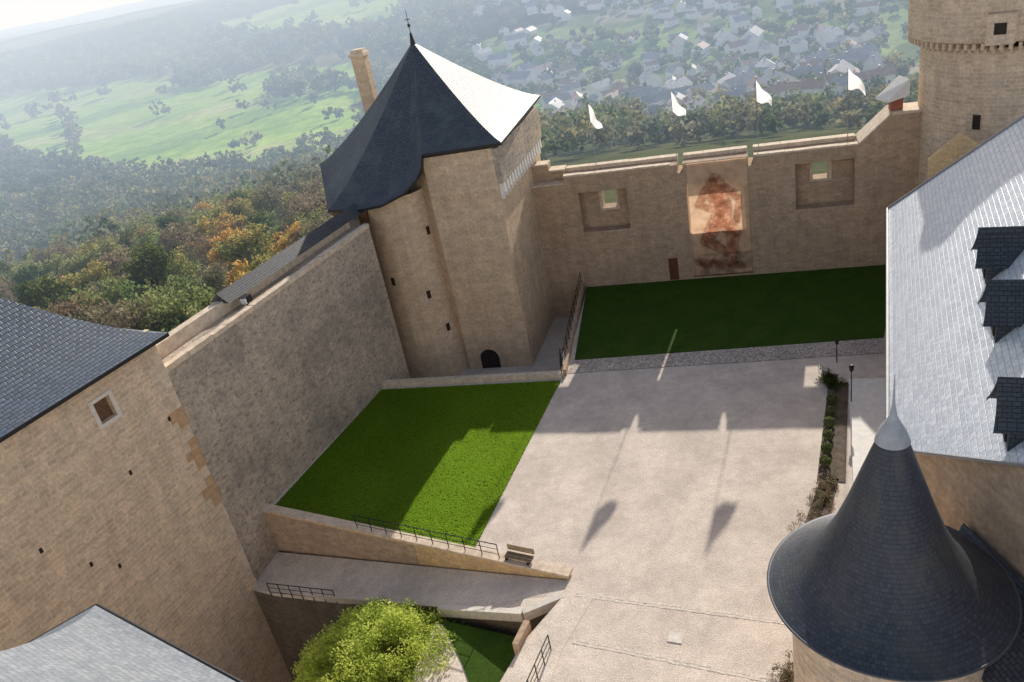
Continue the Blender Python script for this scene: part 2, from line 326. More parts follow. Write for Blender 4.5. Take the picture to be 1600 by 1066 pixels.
# ---------------------------------------------------------------- terrain
def sm(t): t=np.clip(t,0,1); return t*t*(3-2*t)
def tz(x,y):
    x=np.asarray(x,float);y=np.asarray(y,float)
    r=np.hypot(x-5,y-40)
    z=np.interp(r,[0,45,80,120,170,230,300,400,550,750],[-13,-13,-14,-19,-28,-40,-54,-72,-90,-98])
    d=np.hypot(x,y)
    z=z+96*sm((d-1500)/2600)+70*sm((y+1.0*x-700)/1300)*(1-sm((d-1500)/2600))
    und=np.sin(x/140+1.3)*np.cos(y/170)+.5*np.sin(x/61+y/83)+.3*np.sin(y/37-x/49)
    z=z+und*3*sm((r-60)/200)+np.sin(x/520+.6)*np.sin(y/610+1)*22*sm((d-1300)/900)
    return z
ratios=np.linspace(-1.15,1.15,420)
ys=np.concatenate([np.linspace(-90,110,30),110*np.exp(np.linspace(0,math.log(9500/110),480))[1:]])
RX,YY=np.meshgrid(ratios,ys); XX=RX*(YY+170); ZZ=tz(XX,YY)
def inpoly(x,y,poly):
    ins=np.zeros(np.shape(x),bool); n=len(poly)
    for i in range(n):
        x0,y0=poly[i];x1,y1=poly[(i+1)%n]
        cnd=((y0>y)!=(y1>y)); xi=(x1-x0)*(y-y0)/((y1-y0) if y1!=y0 else 1e-9)+x0
        ins^=cnd&(x<xi)
    return ins
meadA=[(-900,1750),(-520,1500),(-110,1100),(-80,640),(-150,600),(-262,655),(-345,790),(-490,970),(-720,1250)]
meadB=[(-240,262),(-150,236),(-128,300),(-142,345),(-200,338)]
meadC=[(20,640),(110,600),(170,480),(150,430),(90,470),(30,560)]
meadD=[(-560,1950),(-250,1480),(-70,1400),(-50,1580),(-260,2050)]
seeds=np.column_stack([rng.uniform(-5000,5000,900),rng.uniform(900,9000,900)])
scol=np.array([(.16,.26,.06),(.20,.28,.08),(.24,.22,.11),(.05,.065,.035),(.06,.075,.04),(.28,.29,.15),(.055,.07,.035),(.05,.065,.035),(.05,.065,.035)])
sidx=rng.integers(0,len(scol),900)
def field(x,y):
    wx=x+35*np.sin(y/90)+20*np.sin(y/31+x/47); wy=y+40*np.sin(x/110)
    best=np.full(x.shape,1e18);bi=np.zeros(x.shape,int)
    for k,(a,b) in enumerate(seeds):
        dd=(wx-a)**2+((wy-b)*.8)**2; mk_=dd<best; best[mk_]=dd[mk_]; bi[mk_]=k
    return sidx[bi]
fi=field(XX,YY); colr=scol[fi]
near=(YY<1000)
colr[near]=(.10,.11,.055)
nz=np.sin(XX/23)*np.sin(YY/31)+np.sin(XX/57+YY/71)
colr[near&(nz>.9)]=(.15,.22,.07)
vz=(XX/np.maximum(YY,1)>.04)&(YY>480)&near; vz|=(XX/np.maximum(YY,1)>.22)&(YY>300)&near
colr[vz]=(.17,.22,.095); colr[vz&(nz>.3)]=(.30,.38,.17); colr[vz&(nz<-.9)]=(.36,.33,.27)
xs_=XX+12*np.sin(YY/25)+6*np.sin(YY/9+XX/13)
mA=inpoly(xs_,YY,meadA)|inpoly(xs_,YY,meadC)|inpoly(xs_,YY,meadD); colr[mA]=(.40,.56,.13)
st=mA&(np.sin(YY/45+XX/160)>.75); colr[st]=(.46,.53,.21)
st=mA&(np.sin(YY/80-XX/110+1)>.8); colr[st]=(.28,.42,.11)
colr[inpoly(xs_,YY,meadB)]=(.24,.42,.07)
nr,nc=XX.shape
V=np.stack([XX,YY,ZZ],-1).reshape(-1,3)
ii=np.arange((nr-1)*(nc-1)); a=(ii//(nc-1))*nc+ii%(nc-1)
Q=np.stack([a,a+1,a+nc+1,a+nc],1).astype(np.int32)
me=bpy.data.meshes.new('terrain'); me.vertices.add(len(V)); me.vertices.foreach_set('co',V.ravel()); me.loops.add(Q.size); me.loops.foreach_set('vertex_index',Q.ravel()); me.polygons.add(len(Q)); me.polygons.foreach_set('loop_start',np.arange(0,Q.size,4,dtype=np.int32)); me.update(calc_edges=True)
me.polygons.foreach_set('use_smooth',np.ones(len(Q),bool))
ca=me.color_attributes.new('Col','FLOAT_COLOR','POINT'); rgba=np.ones((len(V),4)); rgba[:,:3]=colr.reshape(-1,3); ca.data.foreach_set('color',rgba.ravel())
m,nt,P=newmat('terrain_ground'); at=N(nt,'ShaderNodeAttribute',attribute_name='Col'); t=N(nt,'ShaderNodeTexCoord')
n1=noise(nt,t.outputs['Object'],.06,6,.7); n2=noise(nt,t.outputs['Object'],.6,5,.7); n3=noise(nt,t.outputs['Object'],.012,5,.65)
c=mixc(nt,1.,at.outputs['Color'],ramp(nt,n1.outputs['Fac'],.3,.7,(.65,.7,.6),(1.3,1.25,1.2)),'MULTIPLY'); c=mixc(nt,1.,c,ramp(nt,n2.outputs['Fac'],.3,.7,(.75,.75,.7),(1.2,1.2,1.2)),'MULTIPLY')
c=mixc(nt,1.,c,ramp(nt,n3.outputs['Fac'],.35,.65,(.75,.85,.75),(1.2,1.1,1.05)),'MULTIPLY')
nt.links.new(c,P.inputs['Base Color']); P.inputs['Roughness'].default_value=1; P.inputs['Specular IOR Level'].default_value=0
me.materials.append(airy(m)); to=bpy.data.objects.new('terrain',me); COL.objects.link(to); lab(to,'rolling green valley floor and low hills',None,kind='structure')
# ---------------------------------------------------------------- forest
pal=[(.18,.20,.12),(.20,.19,.13),(.14,.18,.085),(.20,.22,.11),(.10,.135,.065),(.25,.23,.13),(.17,.18,.13),(.13,.16,.09)]
n=19500; rt=rng.uniform(-.68,.66,n); d=rng.uniform(0,1,n)**.72*1900+205; x=rt*d; y=d.copy()
inA=inpoly(x,y,meadA); inD=inpoly(x,y,meadD)
patch=np.sin(x/70+1)*np.sin(y/90)+.6*np.sin(x/33+y/51)
keep=(~inA)&(~inpoly(x,y,meadB))&(~inpoly(x,y,meadC))&(~inD)
keep|=(rng.random(n)<.012)&(y>600)
line=((np.abs(np.sin(x/95+y/210))<.05)|(np.abs(np.sin(x/300-y/130))<.04))&(rng.random(n)<.5); keep|=line&inA
keep|=inA&(patch>1.1)&(y>900)
keep&=(y<720)|(patch>-.1)|(rng.random(n)<.12)|line
vil=((x/y>.03)&(y>470))|((x/y>.22)&(y>300)); keep&=~vil|(rng.random(n)<np.where((x/y>.12)&(y<660),.20,.32))
x=x[keep];y=y[keep]; z=tz(x,y); nT=len(x)
K=15; sc=(1.3+y/2200)*rng.uniform(.6,1.35,nT)*np.where(((x/y>.03)&(y>470))|((x/y>.2)),.68,1)
off=rng.normal(size=(nT,K,3)); off/=np.linalg.norm(off,axis=2)[:,:,None]; off*=(rng.random((nT,K,1))**.4)*np.array([4.3,4.3,3.6])
cen=np.stack([x,y,z+5.2*sc],-1)[:,None,:]+off*sc[:,None,None]
per=7
cols=np.asarray(pal)[rng.integers(0,len(pal),nT)]*rng.uniform(.75,1.25,(nT,1))
big=np.sin(x/60+y/45)>.5; cols[big]*=np.array([1.1,1.0,.85])
lsz=np.repeat(.68+y/850,K)
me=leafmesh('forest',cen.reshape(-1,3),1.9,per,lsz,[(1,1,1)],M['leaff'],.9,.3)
ca=me.color_attributes['Col']; n4=nT*K*per*4; buf=np.ones(n4*4); ca.data.foreach_get('color',buf); buf=buf.reshape(-1,4)
crown_light=np.clip(off[:,:,2]/3.6*.35+.95,.55,1.35)  # paints daylight into crowns: tops lighter, undersides darker
buf[:,:3]*=np.repeat((cols[:,None,:]*crown_light[:,:,None]).reshape(-1,3),per*4,axis=0); ca.data.foreach_set('color',buf.ravel())
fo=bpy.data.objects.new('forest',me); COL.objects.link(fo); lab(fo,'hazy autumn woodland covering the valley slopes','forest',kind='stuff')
def treeproto(name,h,rad,pal,nl,label,group,size=.30,mat='leafr'):
    cs=[];k=46
    for i in range(k):
        v=Vector((random.gauss(0,1),random.gauss(0,1),random.gauss(0,1))).normalized()*(random.random()**.4)
        cs.append((v.x*rad*.85,v.y*rad*.85,h*.6+v.z*h*.36))
    root=thing(name,label,'tree',group=group)
    t=MB(); t.tube((0,0,-1),(0,0,h*.35),.22,8,.16); 
    for i in range(11):
        c=cs[i*4]; t.tube((0,0,h*(.22+.02*i)),c,.09,6,.02)
    tr=t.mesh('trunk',M['bark'],root)
    lm=leafmesh('crown',cs,rad*.30,nl//k,size,pal,M[mat],.85,.35)
    co=bpy.data.objects.new('crown',lm); COL.objects.link(co); co.parent=root
    return root,[tr,co]
def copyt(pr,loc,rz,s):
    r,ch=pr; nr_=r.copy(); COL.objects.link(nr_); nr_.location=loc; nr_.rotation_euler=(0,0,rz); nr_.scale=(s,s,s)
    for c in ch: cc=c.copy(); COL.objects.link(cc); cc.parent=nr_
    return nr_
G_='trees on the slope below the wall'
protos=[treeproto('autumn_tree',9,3.9,[(.30,.25,.18),(.25,.21,.16),(.34,.28,.19)],3000,'bare brown autumn tree on the steep slope',G_,.20),
 treeproto('autumn_tree',8,3.8,[(.58,.37,.13),(.50,.33,.13),(.60,.44,.17)],3400,'golden orange autumn tree on the steep slope',G_,.24),
 treeproto('autumn_tree',9,4.2,[(.24,.29,.12),(.27,.32,.14),(.32,.34,.16)],3400,'olive green tree on the steep slope',G_,.24),
 treeproto('autumn_tree',10,3.4,[(.10,.15,.065),(.12,.17,.07)],3000,'dark green tree on the steep slope',G_,.24)]
first=[True]*4; cnt=0
for k in range(6000):
    yy=random.uniform(95,255); xx=random.uniform(-.64,-.06)*yy
    if math.hypot(xx-5,yy-40)<62 or (xx>-30 and yy<110): continue
    if inpoly(np.array(xx),np.array(yy),meadB): continue
    wv=[3,9,3,.5] if (yy<190 and xx/yy>-.38) else [5,.6,6,2]
    pi=random.choices([0,1,2,3],wv)[0]; s=random.uniform(.7,1.35); zz=float(tz(xx,yy))
    if first[pi]:
        r,ch=protos[pi]; r.location=(xx,yy,zz); r.scale=(s,s,s); first[pi]=False
    else: copyt(protos[pi],(xx,yy,zz),random.uniform(0,6.28),s)
    cnt+=1
    if cnt>=285: break
# ---------------------------------------------------------------- village houses
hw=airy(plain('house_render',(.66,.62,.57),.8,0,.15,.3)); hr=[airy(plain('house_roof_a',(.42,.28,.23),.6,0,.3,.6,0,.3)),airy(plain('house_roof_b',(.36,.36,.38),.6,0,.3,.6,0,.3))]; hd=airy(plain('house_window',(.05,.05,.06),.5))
def house(w_,l_,h_,rh,mr):
    b=MB(); b.prism([(-l_/2,-w_/2),(l_/2,-w_/2),(l_/2,w_/2),(-l_/2,w_/2)],-2,h_,0)
    o=.5; z=h_-.15; n0=len(b.v)
    b.v+=[(-l_/2-o,-w_/2-o,z),(l_/2+o,-w_/2-o,z),(l_/2+o,w_/2+o,z),(-l_/2-o,w_/2+o,z),(-l_/2-o,0,z+rh),(l_/2+o,0,z+rh)]
    b.f+=[(n0,n0+1,n0+5,n0+4),(n0+2,n0+3,n0+4,n0+5),(n0+1,n0+2,n0+5),(n0+3,n0,n0+4)]; b.m+=[1,1,0,0]
    b.prism([(l_*.2,.4),(l_*.2+.8,.4),(l_*.2+.8,1.2),(l_*.2,1.2)],h_,h_+rh+.8,1)
    for i in range(3):
        xx=-l_/2+l_*(i+.5)/3; b.prism([(xx-.5,-w_/2-.04),(xx+.5,-w_/2-.04),(xx+.5,-w_/2+.02),(xx-.5,-w_/2+.02)],1,2.4,2)
    return b.mesh('house',[hw,mr,hd])
hp=[house(8,12,5,3,hr[0]),house(9,10,6,3.5,hr[1]),house(7,16,4.5,2.8,hr[0]),house(10,18,6,4,hr[1])]
used=[False]*4; placed=[]
def puthouse(px,py,s0=1.):
    if len(placed)>=298: return
    for q in placed:
        if math.hypot(q[0]-px,q[1]-py)<11.5: return
    placed.append((px,py)); i=random.randrange(4); o=hp[i]
    if used[i]: o=hp[i].copy(); COL.objects.link(o)
    used[i]=True
    lab(o,'small village house with pale walls and pitched roof','house','houses in the valley village')
    o.location=(px,py,float(tz(px,py))+.8); o.rotation_euler=(0,0,random.choice([.3,1.87])+random.gauss(0,.4)); s=random.uniform(.7,1.2)*s0; o.scale=(s,s,s)
for k in range(200):
    yy=random.uniform(370,640); puthouse(random.uniform(.22 if yy<500 else .10,.50)*yy,yy)
for k in range(180):
    yy=random.uniform(640,1300); puthouse(random.uniform(.02,.5)*yy,yy,1.15)
# ---------------------------------------------------------------- castle ground
g=MB()
court=[(3.3,52.6),(7.9,68.6),(36,59.3),(46,50),(40,-8),(-9,-8),(-8,18),(-3.9,26),(-2.3,28.5),(0,30.9),(.3,32),(-18.7,43.8),(-11.2,57)]
g.prism(court,-13,0,0,1); o=g.mesh('courtyard_ground',[M['gravel'],M['wall']]); lab(o,'pale gravel castle courtyard',None,kind='structure')
def sheet(name,poly,z,mat,label,th=.0):
    s=MB(); 
    if th: s.prism(poly,z-th,z)
    else:
        area=sum(poly[i][0]*poly[(i+1)%len(poly)][1]-poly[(i+1)%len(poly)][0]*poly[i][1] for i in range(len(poly)))
        if area<0: poly=poly[::-1]
        s.v=[(p[0],p[1],z) for p in poly]; s.f=[tuple(range(len(poly)))]; s.m=[0]
    o=s.mesh(name,mat); lab(o,label,None,kind='structure'); return o
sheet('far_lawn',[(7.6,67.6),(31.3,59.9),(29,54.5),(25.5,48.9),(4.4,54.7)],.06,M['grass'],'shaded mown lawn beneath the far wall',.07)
NL=[(-10.7,56.2),(2.9,52.0),(-4.4,35.6),(-17.2,43.3)]
sheet('near_lawn',NL,.04,M['grass'],'mown lawn beside the curtain wall',.05)
def blades(name,poly,z,n,label):
    P_=np.array(poly); x=rng.uniform(P_[:,0].min(),P_[:,0].max(),n); y=rng.uniform(P_[:,1].min(),P_[:,1].max(),n); k=inpoly(x,y,poly); x=x[k];y=y[k]; n=len(x)
    t=rng.normal(-.42,.3,n); w=.028+.014*rng.random(n); h=.035+.02*rng.random(n); l=rng.normal(size=(n,2))*.008
    ax=np.cos(t)*w; ay=np.sin(t)*w; zz=np.full(n,z)
    V=np.stack([np.stack([x-ax,y-ay,zz],1),np.stack([x+ax,y+ay,zz],1),np.stack([x+ax*.6+l[:,0],y+ay*.6+l[:,1],zz+h],1),np.stack([x-ax*.6+l[:,0],y-ay*.6+l[:,1],zz+h],1)],1).reshape(-1,3)
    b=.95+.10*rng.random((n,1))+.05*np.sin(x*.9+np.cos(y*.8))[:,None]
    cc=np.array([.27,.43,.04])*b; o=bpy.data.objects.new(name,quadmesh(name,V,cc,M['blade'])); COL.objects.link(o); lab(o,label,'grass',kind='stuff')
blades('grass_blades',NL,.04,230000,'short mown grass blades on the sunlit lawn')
sheet('cobble_path',[(4.4,54.6),(25.5,48.8),(24.6,46.9),(3.5,52.9)],.03,M['cobble'],'cobbled strip along the lawn')
sheet('paving_path',[(20.9,44.4),(23.6,43.4),(18.2,33.2),(16.5,34.4)],.25,M['paler'],'paved terrace coloured as if sunlit, beside the building',.26)  # sunlight on the terrace is painted in by the near-white colour
def stoneline(a,b,label):
    s=MB(); a=Vector(a);b=Vector(b);L=(b-a).length;dr=(b-a)/L;nm=Vector((-dr.y,dr.x)); t=0
    while t<L:
        l=random.uniform(.14,.24)
        for row in (-.08,.08):
            c=a+dr*(t+l/2)+nm*(row+random.gauss(0,.012)); s.obox(c,dr,l*.85,.14,-.02,.008+random.random()*.012)
        t+=l
    o=s.mesh('stone_path',M['setts']); lab(o,label,None,kind='structure')
stoneline((.6,30.8),(9.6,26.5),'line of set stones across the gravel'); stoneline((.0,27.9),(7.8,23.7),'line of set stones across the gravel')
sheet('paved_path',[(-2.2,28.5),(0,30.8),(1.4,30.3),(-.6,27.5),(-3.2,22),(-5,22.5),(-3.8,26)],.014,M['path'],'worn paved edge of the courtyard')
g=MB(); g.prism([(3.3,52.9),(-11.2,57.3),(-14,66),(-9,74),(8.2,68.8)],-13,-3.0,0,1); lab(g.mesh('sunken_ground',[M['path'],M['wall']]),'sunken gravel ground at the tower foot',None,kind='structure')
rp=[(-18.9,43.7),(-18.9,40.2),(-17.4,39.3),(-12.9,36.9),(-6.6,33.2),(-2.2,30.6),(0,30.9),(.3,31.9)]
rz=[-3.3,-3.5,-3.5,-3.0,-1.3,-.3,-.03,-.03]
g=MB(); g.prism(rp,-13,rz,0,1); lab(g.mesh('ramp_path',[M['path'],M['drubble']]),'gravel ramp descending beside the retaining wall',None,kind='structure')
g=MB(); g.prism([(-22,41.5),(-17,41),(-1,30),(-1,10),(-30,10),(-30,41)],-14,-12.6,0); lab(g.mesh('lower_ground',M['soil']),'dark lower garden ground',None,kind='structure')
g=MB(); g.prism([(-6.9,32.3),(-2.3,29.9),(-2.4,28.4),(-4.0,26),(-8.1,18),(-9.4,19),(-8.0,29.5)],-14,-1.5,0,1); lab(g.mesh('terrace_ground',[M['path'],M['drubble']]),'small lower terrace with a path',None,kind='structure')
sheet('terrace_lawn',[(-6.6,32.4),(-2.5,30.1),(-4.0,26.6),(-4.8,26.0),(-5.6,29.3)],-1.45,M['grass'],'small strip of lawn on the lower terrace',.05)
# ---------------------------------------------------------------- far wall
f_=Vector((.9487,-.3162)); g_=Vector((.3162,.9487)); O=(4.0,69.0)
holesF=[(4.3,8.4,5.2,8.8),(21.9,26.3,5.5,9.3)]
thru=[(6.1,7.3,6.9,8.8),(23.3,24.5,7.6,9.3),(13.35,17.9,4.3,8.6)]
notch=[(12.75,13.2),(18.35,18.8)]
us=sorted({0,-3,1.8,3.2,26.6,28.8,31.6,*[v for h in holesF+thru for v in h[:2]],*[v for h in notch for v in h],11.6,12.2}); zs=sorted({-5,10.0,10.3,10.6,11.2,12.3,9.7,11.8,9.6,*[v for h in holesF+thru for v in h[2:]]}); ds=[0,.45,1.1,1.75,2.2]
def occ(u,d_,z):
    if u<1.8: top=11.2 if d_>1.1 else 9.7
    elif u<3.2: top=10.6 if d_>1.1 else 9.7
    elif u<28.8: top=10.3
    else: top=12.3
    for a,b in notch:
        if a<u<b: top=9.6
    if z>top: return False
    for h in holesF:
        if d_<1.1 and h[0]<u<h[1] and h[2]<z<h[3]: return False
    for h in thru:
        if h[0]<u<h[1] and h[2]<z<h[3]: return False
    return True
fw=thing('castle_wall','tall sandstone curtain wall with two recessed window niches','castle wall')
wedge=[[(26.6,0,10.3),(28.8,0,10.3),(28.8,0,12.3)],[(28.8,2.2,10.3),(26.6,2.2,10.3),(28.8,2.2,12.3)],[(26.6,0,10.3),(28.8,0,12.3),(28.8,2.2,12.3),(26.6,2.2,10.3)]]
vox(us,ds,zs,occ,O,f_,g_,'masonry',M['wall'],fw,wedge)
def FW(u,d_=0): return (O[0]+u*f_.x+d_*g_.x,O[1]+u*f_.y+d_*g_.y)
cp=MB()
def cseg(u0,u1,d0,d1,z,h=.14):
    u=u0
    while u<u1-1e-3:
        l=min(random.uniform(1.3,2.4),u1-u); hh=h+random.uniform(-.02,.02)
        q=[FW(u+.01,d0),FW(u+l-.01,d0),FW(u+l-.01,d1),FW(u+.01,d1)]; cp.prism(q,z,z+hh); u+=l
cseg(3.2,12.2,-.08,.5,10.303)
for a,b in ((3.2,12.75),(13.2,18.35),(18.8,26.55)): cseg(a,b,1.6,2.35,10.303,.3)
cseg(18.8,26.55,-.08,.5,10.303); cseg(-3,1.8,1.0,2.3,11.203); cseg(1.8,3.2,1.0,2.3,10.603); cseg(28.85,31.6,-.08,2.3,12.303,.2); cseg(-3,3.2,-.08,1.0,9.703,.12)
cp.prism([FW(26.6,-.08),FW(28.83,-.08),FW(28.83,2.3),FW(26.6,2.3)],[10.303,12.34,12.34,10.303],[10.47,12.5,12.5,10.47])
cp.mesh('coping',M['coping'],fw)
for h in thru[:2]:
    b=MB(); u0,u1,z0,z1=h
    for (a,b_,c,d_) in ((u0-.22,u0-.003,z0-.2,z1),(u1+.003,u1+.22,z0-.2,z1),(u0-.003,u1+.003,z0-.2,z0-.003)):
        b.prism([FW(a,1.02),FW(b_,1.02),FW(b_,1.095),FW(a,1.095)],c,d_)
    b.mesh('window_frame',M['coping'],fw)
b=MB(); b.prism([FW(11.3,-.05),FW(12.1,-.05),FW(12.1,-.004),FW(11.3,-.004)],.1,2.15); b.mesh('door',M['door'],fw)
b=MB()
for (a,b_,c,d_) in ((11.12,11.297,.06,2.35),(12.103,12.28,.06,2.35),(11.297,12.103,2.153,2.35)): b.prism([FW(a,-.07),FW(b_,-.07),FW(b_,-.004),FW(a,-.004)],c,d_)
b.mesh('door_frame',M['wall'],fw)
# banner
nu,nv=80,170; u0,u1,z0,z1=13.5,18.25,.35,10.35
Vb=[];Fb=[];Cb=[]
def cap(p,a,b,r0,r1):
    ax,ay=a;bx,by=b;px,py=p;dx,dy=bx-ax,by-ay;L=dx*dx+dy*dy;t=max(0,min(1,((px-ax)*dx+(py-ay)*dy)/L)); return math.hypot(px-ax-t*dx,py-ay-t*dy)-(r0+(r1-r0)*t)
segs=[((.46,1.78),(.47,1.72),.10,.085),((.47,1.6),(.55,1.15),.2,.17),((.32,1.6),(.16,1.35),.08,.06),((.16,1.35),(.4,1.2),.06,.05),((.64,1.6),(.84,1.38),.08,.06),((.84,1.38),(.78,1.0),.06,.05),((.5,1.08),(.72,.8),.17,.12),((.72,.8),(.66,.25),.12,.07),((.45,1.0),(.24,.66),.14,.10),((.24,.66),(.6,.4),.10,.07),((.1,.25),(.5,.18),.08,.06),((.55,.2),(.85,.12),.06,.05)]
for j in range(nv+1):
    for i in range(nu+1):
        s,t=i/nu,j/nv; u=u0+(u1-u0)*s; z=z0+(z1-z0)*t
        dd=-.10-.04*math.sin(s*9+t*2)*(.4+.6*(1-t))-.03*math.sin(t*17); x_,y_=FW(u,dd); Vb.append((x_,y_,z))
        k=min(cap((s+.02*mn.noise(Vector((s*6,t*12,1))),t*2.1),a,b,r0*.9,r1*.9) for a,b,r0,r1 in segs)
        nn=mn.fractal(Vector((s*7,t*15,0)),1,2,5); n2_=mn.fractal(Vector((s*24,t*50,3)),1,2,4)
        bg=np.array((.86,.60,.41))*(1+.2*nn); fg=np.array((.50,.22,.13))*(1+.55*nn+.3*n2_)
        m_=1/(1+math.exp(max(-30,min(30,(k+.03*nn)/.022)))); edge=math.exp(-(k/.02)**2)*.5
        c=bg*(1-m_)+fg*m_; c=c*(1-edge*.6)
        if n2_*1.2+nn*.8>.6: c=c*.75+np.array((.80,.66,.52))*.25
        if t<.2: c=c*(.7+.3*nn)
        Cb.append((*np.clip(c,.02,.88),1))
for j in range(nv):
    for i in range(nu): a=j*(nu+1)+i; Fb.append((a,a+1,a+nu+2,a+nu+1))
m,nt,P=newmat('banner_cloth'); nt.nodes.remove(P); at=N(nt,'ShaderNodeAttribute',attribute_name='Col')
d=N(nt,'ShaderNodeBsdfDiffuse'); t=N(nt,'ShaderNodeBsdfTranslucent'); nt.links.new(at.outputs['Color'],d.inputs[0]); nt.links.new(at.outputs['Color'],t.inputs[0])
mx=N(nt,'ShaderNodeMixShader'); mx.inputs[0].default_value=.35; nt.links.new(d.outputs[0],mx.inputs[1]); nt.links.new(t.outputs[0],mx.inputs[2]); nt.links.new(mx.outputs[0],nt.nodes['Material Output'].inputs[0])
bt=thing('banner','tall sepia banner with a drawn crouching figure hung on the wall','banner')
bo=mk('cloth',Vb,Fb,m,bt,smooth=True); ca=bo.data.color_attributes.new('Col','FLOAT_COLOR','POINT'); ca.data.foreach_set('color',np.array(Cb).ravel())
b=MB(); b.tube((*FW(u0-.2,-.12),z1+.03),(*FW(u1+.2,-.12),z1+.03),.05); b.mesh('top_rail',M['coping'],bt)
b=MB(); b.tube((*FW(u0-.1,-.12),z0-.03),(*FW(u1+.1,-.12),z0-.03),.04); b.mesh('bottom_rail',M['iron'],bt)
# flags
for k,(fx,fy) in enumerate([(10.0,68.0),(16.4,66.0),(22.6,64.0),(29.0,62.0)]):
    ft=thing('flag','white pennant flag on a thin pole behind the wall','flag',group='white flags along the wall')
    b=MB(); b.tube((fx,fy,8.5),(fx,fy,16.0),.035,8,.025); b.mesh('pole',M['grey'],ft)
    Vf=[];Ff=[]; A,B=16,12; aa=-.75+.16*k; dr=Vector((math.cos(aa),math.sin(aa))); wd=.98+.08*k
    for j in range(B+1):
        for i in range(A+1):
            s=i/A;t=j/B
            xx=s*wd; wv=.24*math.sin(s*6+t*2.5+k)*s
            zt=15.95-1.3*s-.25*s*s+.08*math.sin(s*7+k); hs=1.5*(1-.55*s)+.14*math.sin(s*4+k*.7)
            Vf.append((fx+dr.x*xx-dr.y*wv,fy+dr.y*xx+dr.x*wv,zt-hs*t))
    for j in range(B):
        for i in range(A): a=j*(A+1)+i; Ff.append((a,a+1,a+A+2,a+A+1))
    mk('cloth',Vf,Ff,M['flag'],ft,smooth=True)
# ---------------------------------------------------------------- left curtain wall
a0=(-19.05,40.5); b0=(-8.2,61.1)
e=Vector((b0[0]-a0[0],b0[1]-a0[1])).normalized(); no=Vector((-e.y,e.x))
def LW(s,d_): return (a0[0]+e.x*s+no.x*d_,a0[1]+e.y*s+no.y*d_)
Lw=21.9
cw=thing('castle_wall','long weathered rubble curtain wall with a wall walk','castle wall')
b=MB(); b.prism([LW(0,0),LW(Lw,0),LW(Lw,2.3),LW(0,2.3)],-14,11.9)
b.prism([LW(Lw-.003,.9),(-10.0,63.5),(-10.0,67),(-12.0,67),LW(Lw-.003,2.29)],-14,11.88); b.mesh('masonry',M['rubble'],cw)
b=MB(); s=0
while s<Lw:
    l=min(random.uniform(1.2,2.6),Lw-s); b.prism([LW(s+.012,-.06-random.random()*.03),LW(s+l-.012,-.06),LW(s+l-.012,.4),LW(s+.012,.4)],11.903,12.17+random.random()*.06); s+=l
b.mesh('coping',M['coping'],cw)
b=MB(); b.prism([LW(0,1.7),LW(Lw,1.7),LW(Lw,2.297),LW(0,2.297)],11.903,12.75); b.mesh('parapet',M['coping'],cw)
b=MB(); s0,s1=7.5,Lw+2
q=[LW(s0,1.25),LW(s1,1.25),LW(s1,2.0),LW(s0,2.0),LW(s0,2.7),LW(s1,2.7)]
b.v+=[(*q[0],12.6),(*q[1],12.6),(*q[2],13.25),(*q[3],13.25),(*q[4],12.7),(*q[5],12.7)]
b.f+=[(0,1,2,3),(3,2,5,4),(0,3,4),(1,5,2),(0,4,5,1)]; b.m+=[0]*5
b.mesh('slate_cap',M['slated'],cw)
fl=thing('floodlight','small black and white floodlight on the wall walk','floodlight')
b=MB(); q=LW(8.6,.9); b.obox(q,(e.x,e.y),.6,.5,12.15,12.6); b.mesh('housing',M['iron'],fl)
b=MB(); b.obox(LW(8.25,.8),(e.x,e.y),.08,.45,12.2,12.55); b.mesh('lens',M['white'],fl)
b=MB(); b.tube((*q,11.9),(*q,12.15),.08); b.mesh('bracket',M['iron'],fl)
# ---------------------------------------------------------------- left building
lb=thing('castle_building','large sandstone castle building with blue slate hipped roof','building')
C1=Vector((-18.75,40.75)); ed=Vector((.513,.858)); nn_=Vector((-.858,.513))
def LB(s,d_): return (C1.x-ed.x*s+nn_.x*d_,C1.y-ed.y*s+nn_.y*d_)
vox([0,3.6,4.55,16],[0,.5,14],[-14,11.6,12.8,14.35],lambda u,d_,z: not (3.6<u<4.55 and d_<.5 and 11.6<z<12.8),(C1.x,C1.y),(-ed.x,-ed.y),(nn_.x,nn_.y),'masonry',M['left'],lb)
b=MB()
for (a,b_,c,d_) in ((3.38,3.597,11.4,13.0),(4.553,4.77,11.4,13.0),(3.597,4.553,12.803,13.0),(3.597,4.553,11.4,11.597)):
    b.prism([LB(a,-.06),LB(b_,-.06),LB(b_,-.004),LB(a,-.004)],c,d_)
b.mesh('window_frame',M['pale'],lb)
b=MB(); b.prism([LB(3.605,.3),LB(4.545,.3),LB(4.545,.34),LB(3.605,.34)],11.6,12.8); b.mesh('window_pane',M['wood'],lb)
z=-13.5; k=0
while z<13.9:
    h=.55+.12*((k*7)%3); l=(1.25,.6,1.0,.5)[k%4]
    if (k*5)%4: b=MB(); b.prism([LB(-.012,-.012),LB(l,-.012),LB(l,.3),LB(-.012,.3)],z,z+h-.03); b.mesh('quoin_stone',M['quoin'] if 3<z<9.5 else M['coping'],lb)
    z+=h; k+=1
for (s,z) in [(1.0,9.6),(4.3,8.4),(9.9,8.0),(8.2,5.6),(7.0,4.4),(9.0,3.0),(11,10.5)]:
    b=MB(); b.prism([LB(s-.08,-.015),LB(s+.08,-.015),LB(s+.08,.1),LB(s-.08,.1)],z-.14,z+.14); b.mesh('putlog_hole',M['dark'],lb)
fanroof('roof',(-28.6,37.9,22.6),[(-17.75,40.55,14.3),(-25.7,27.3,14.3),(-39.0,35.3,14.3),(-30.9,48.9,14.3)][::-1],M['slatel'],lb,p=1.3,n=14,thick=.2)
nb_=thing('castle_building','lower castle building with pale grey slate roof','building')
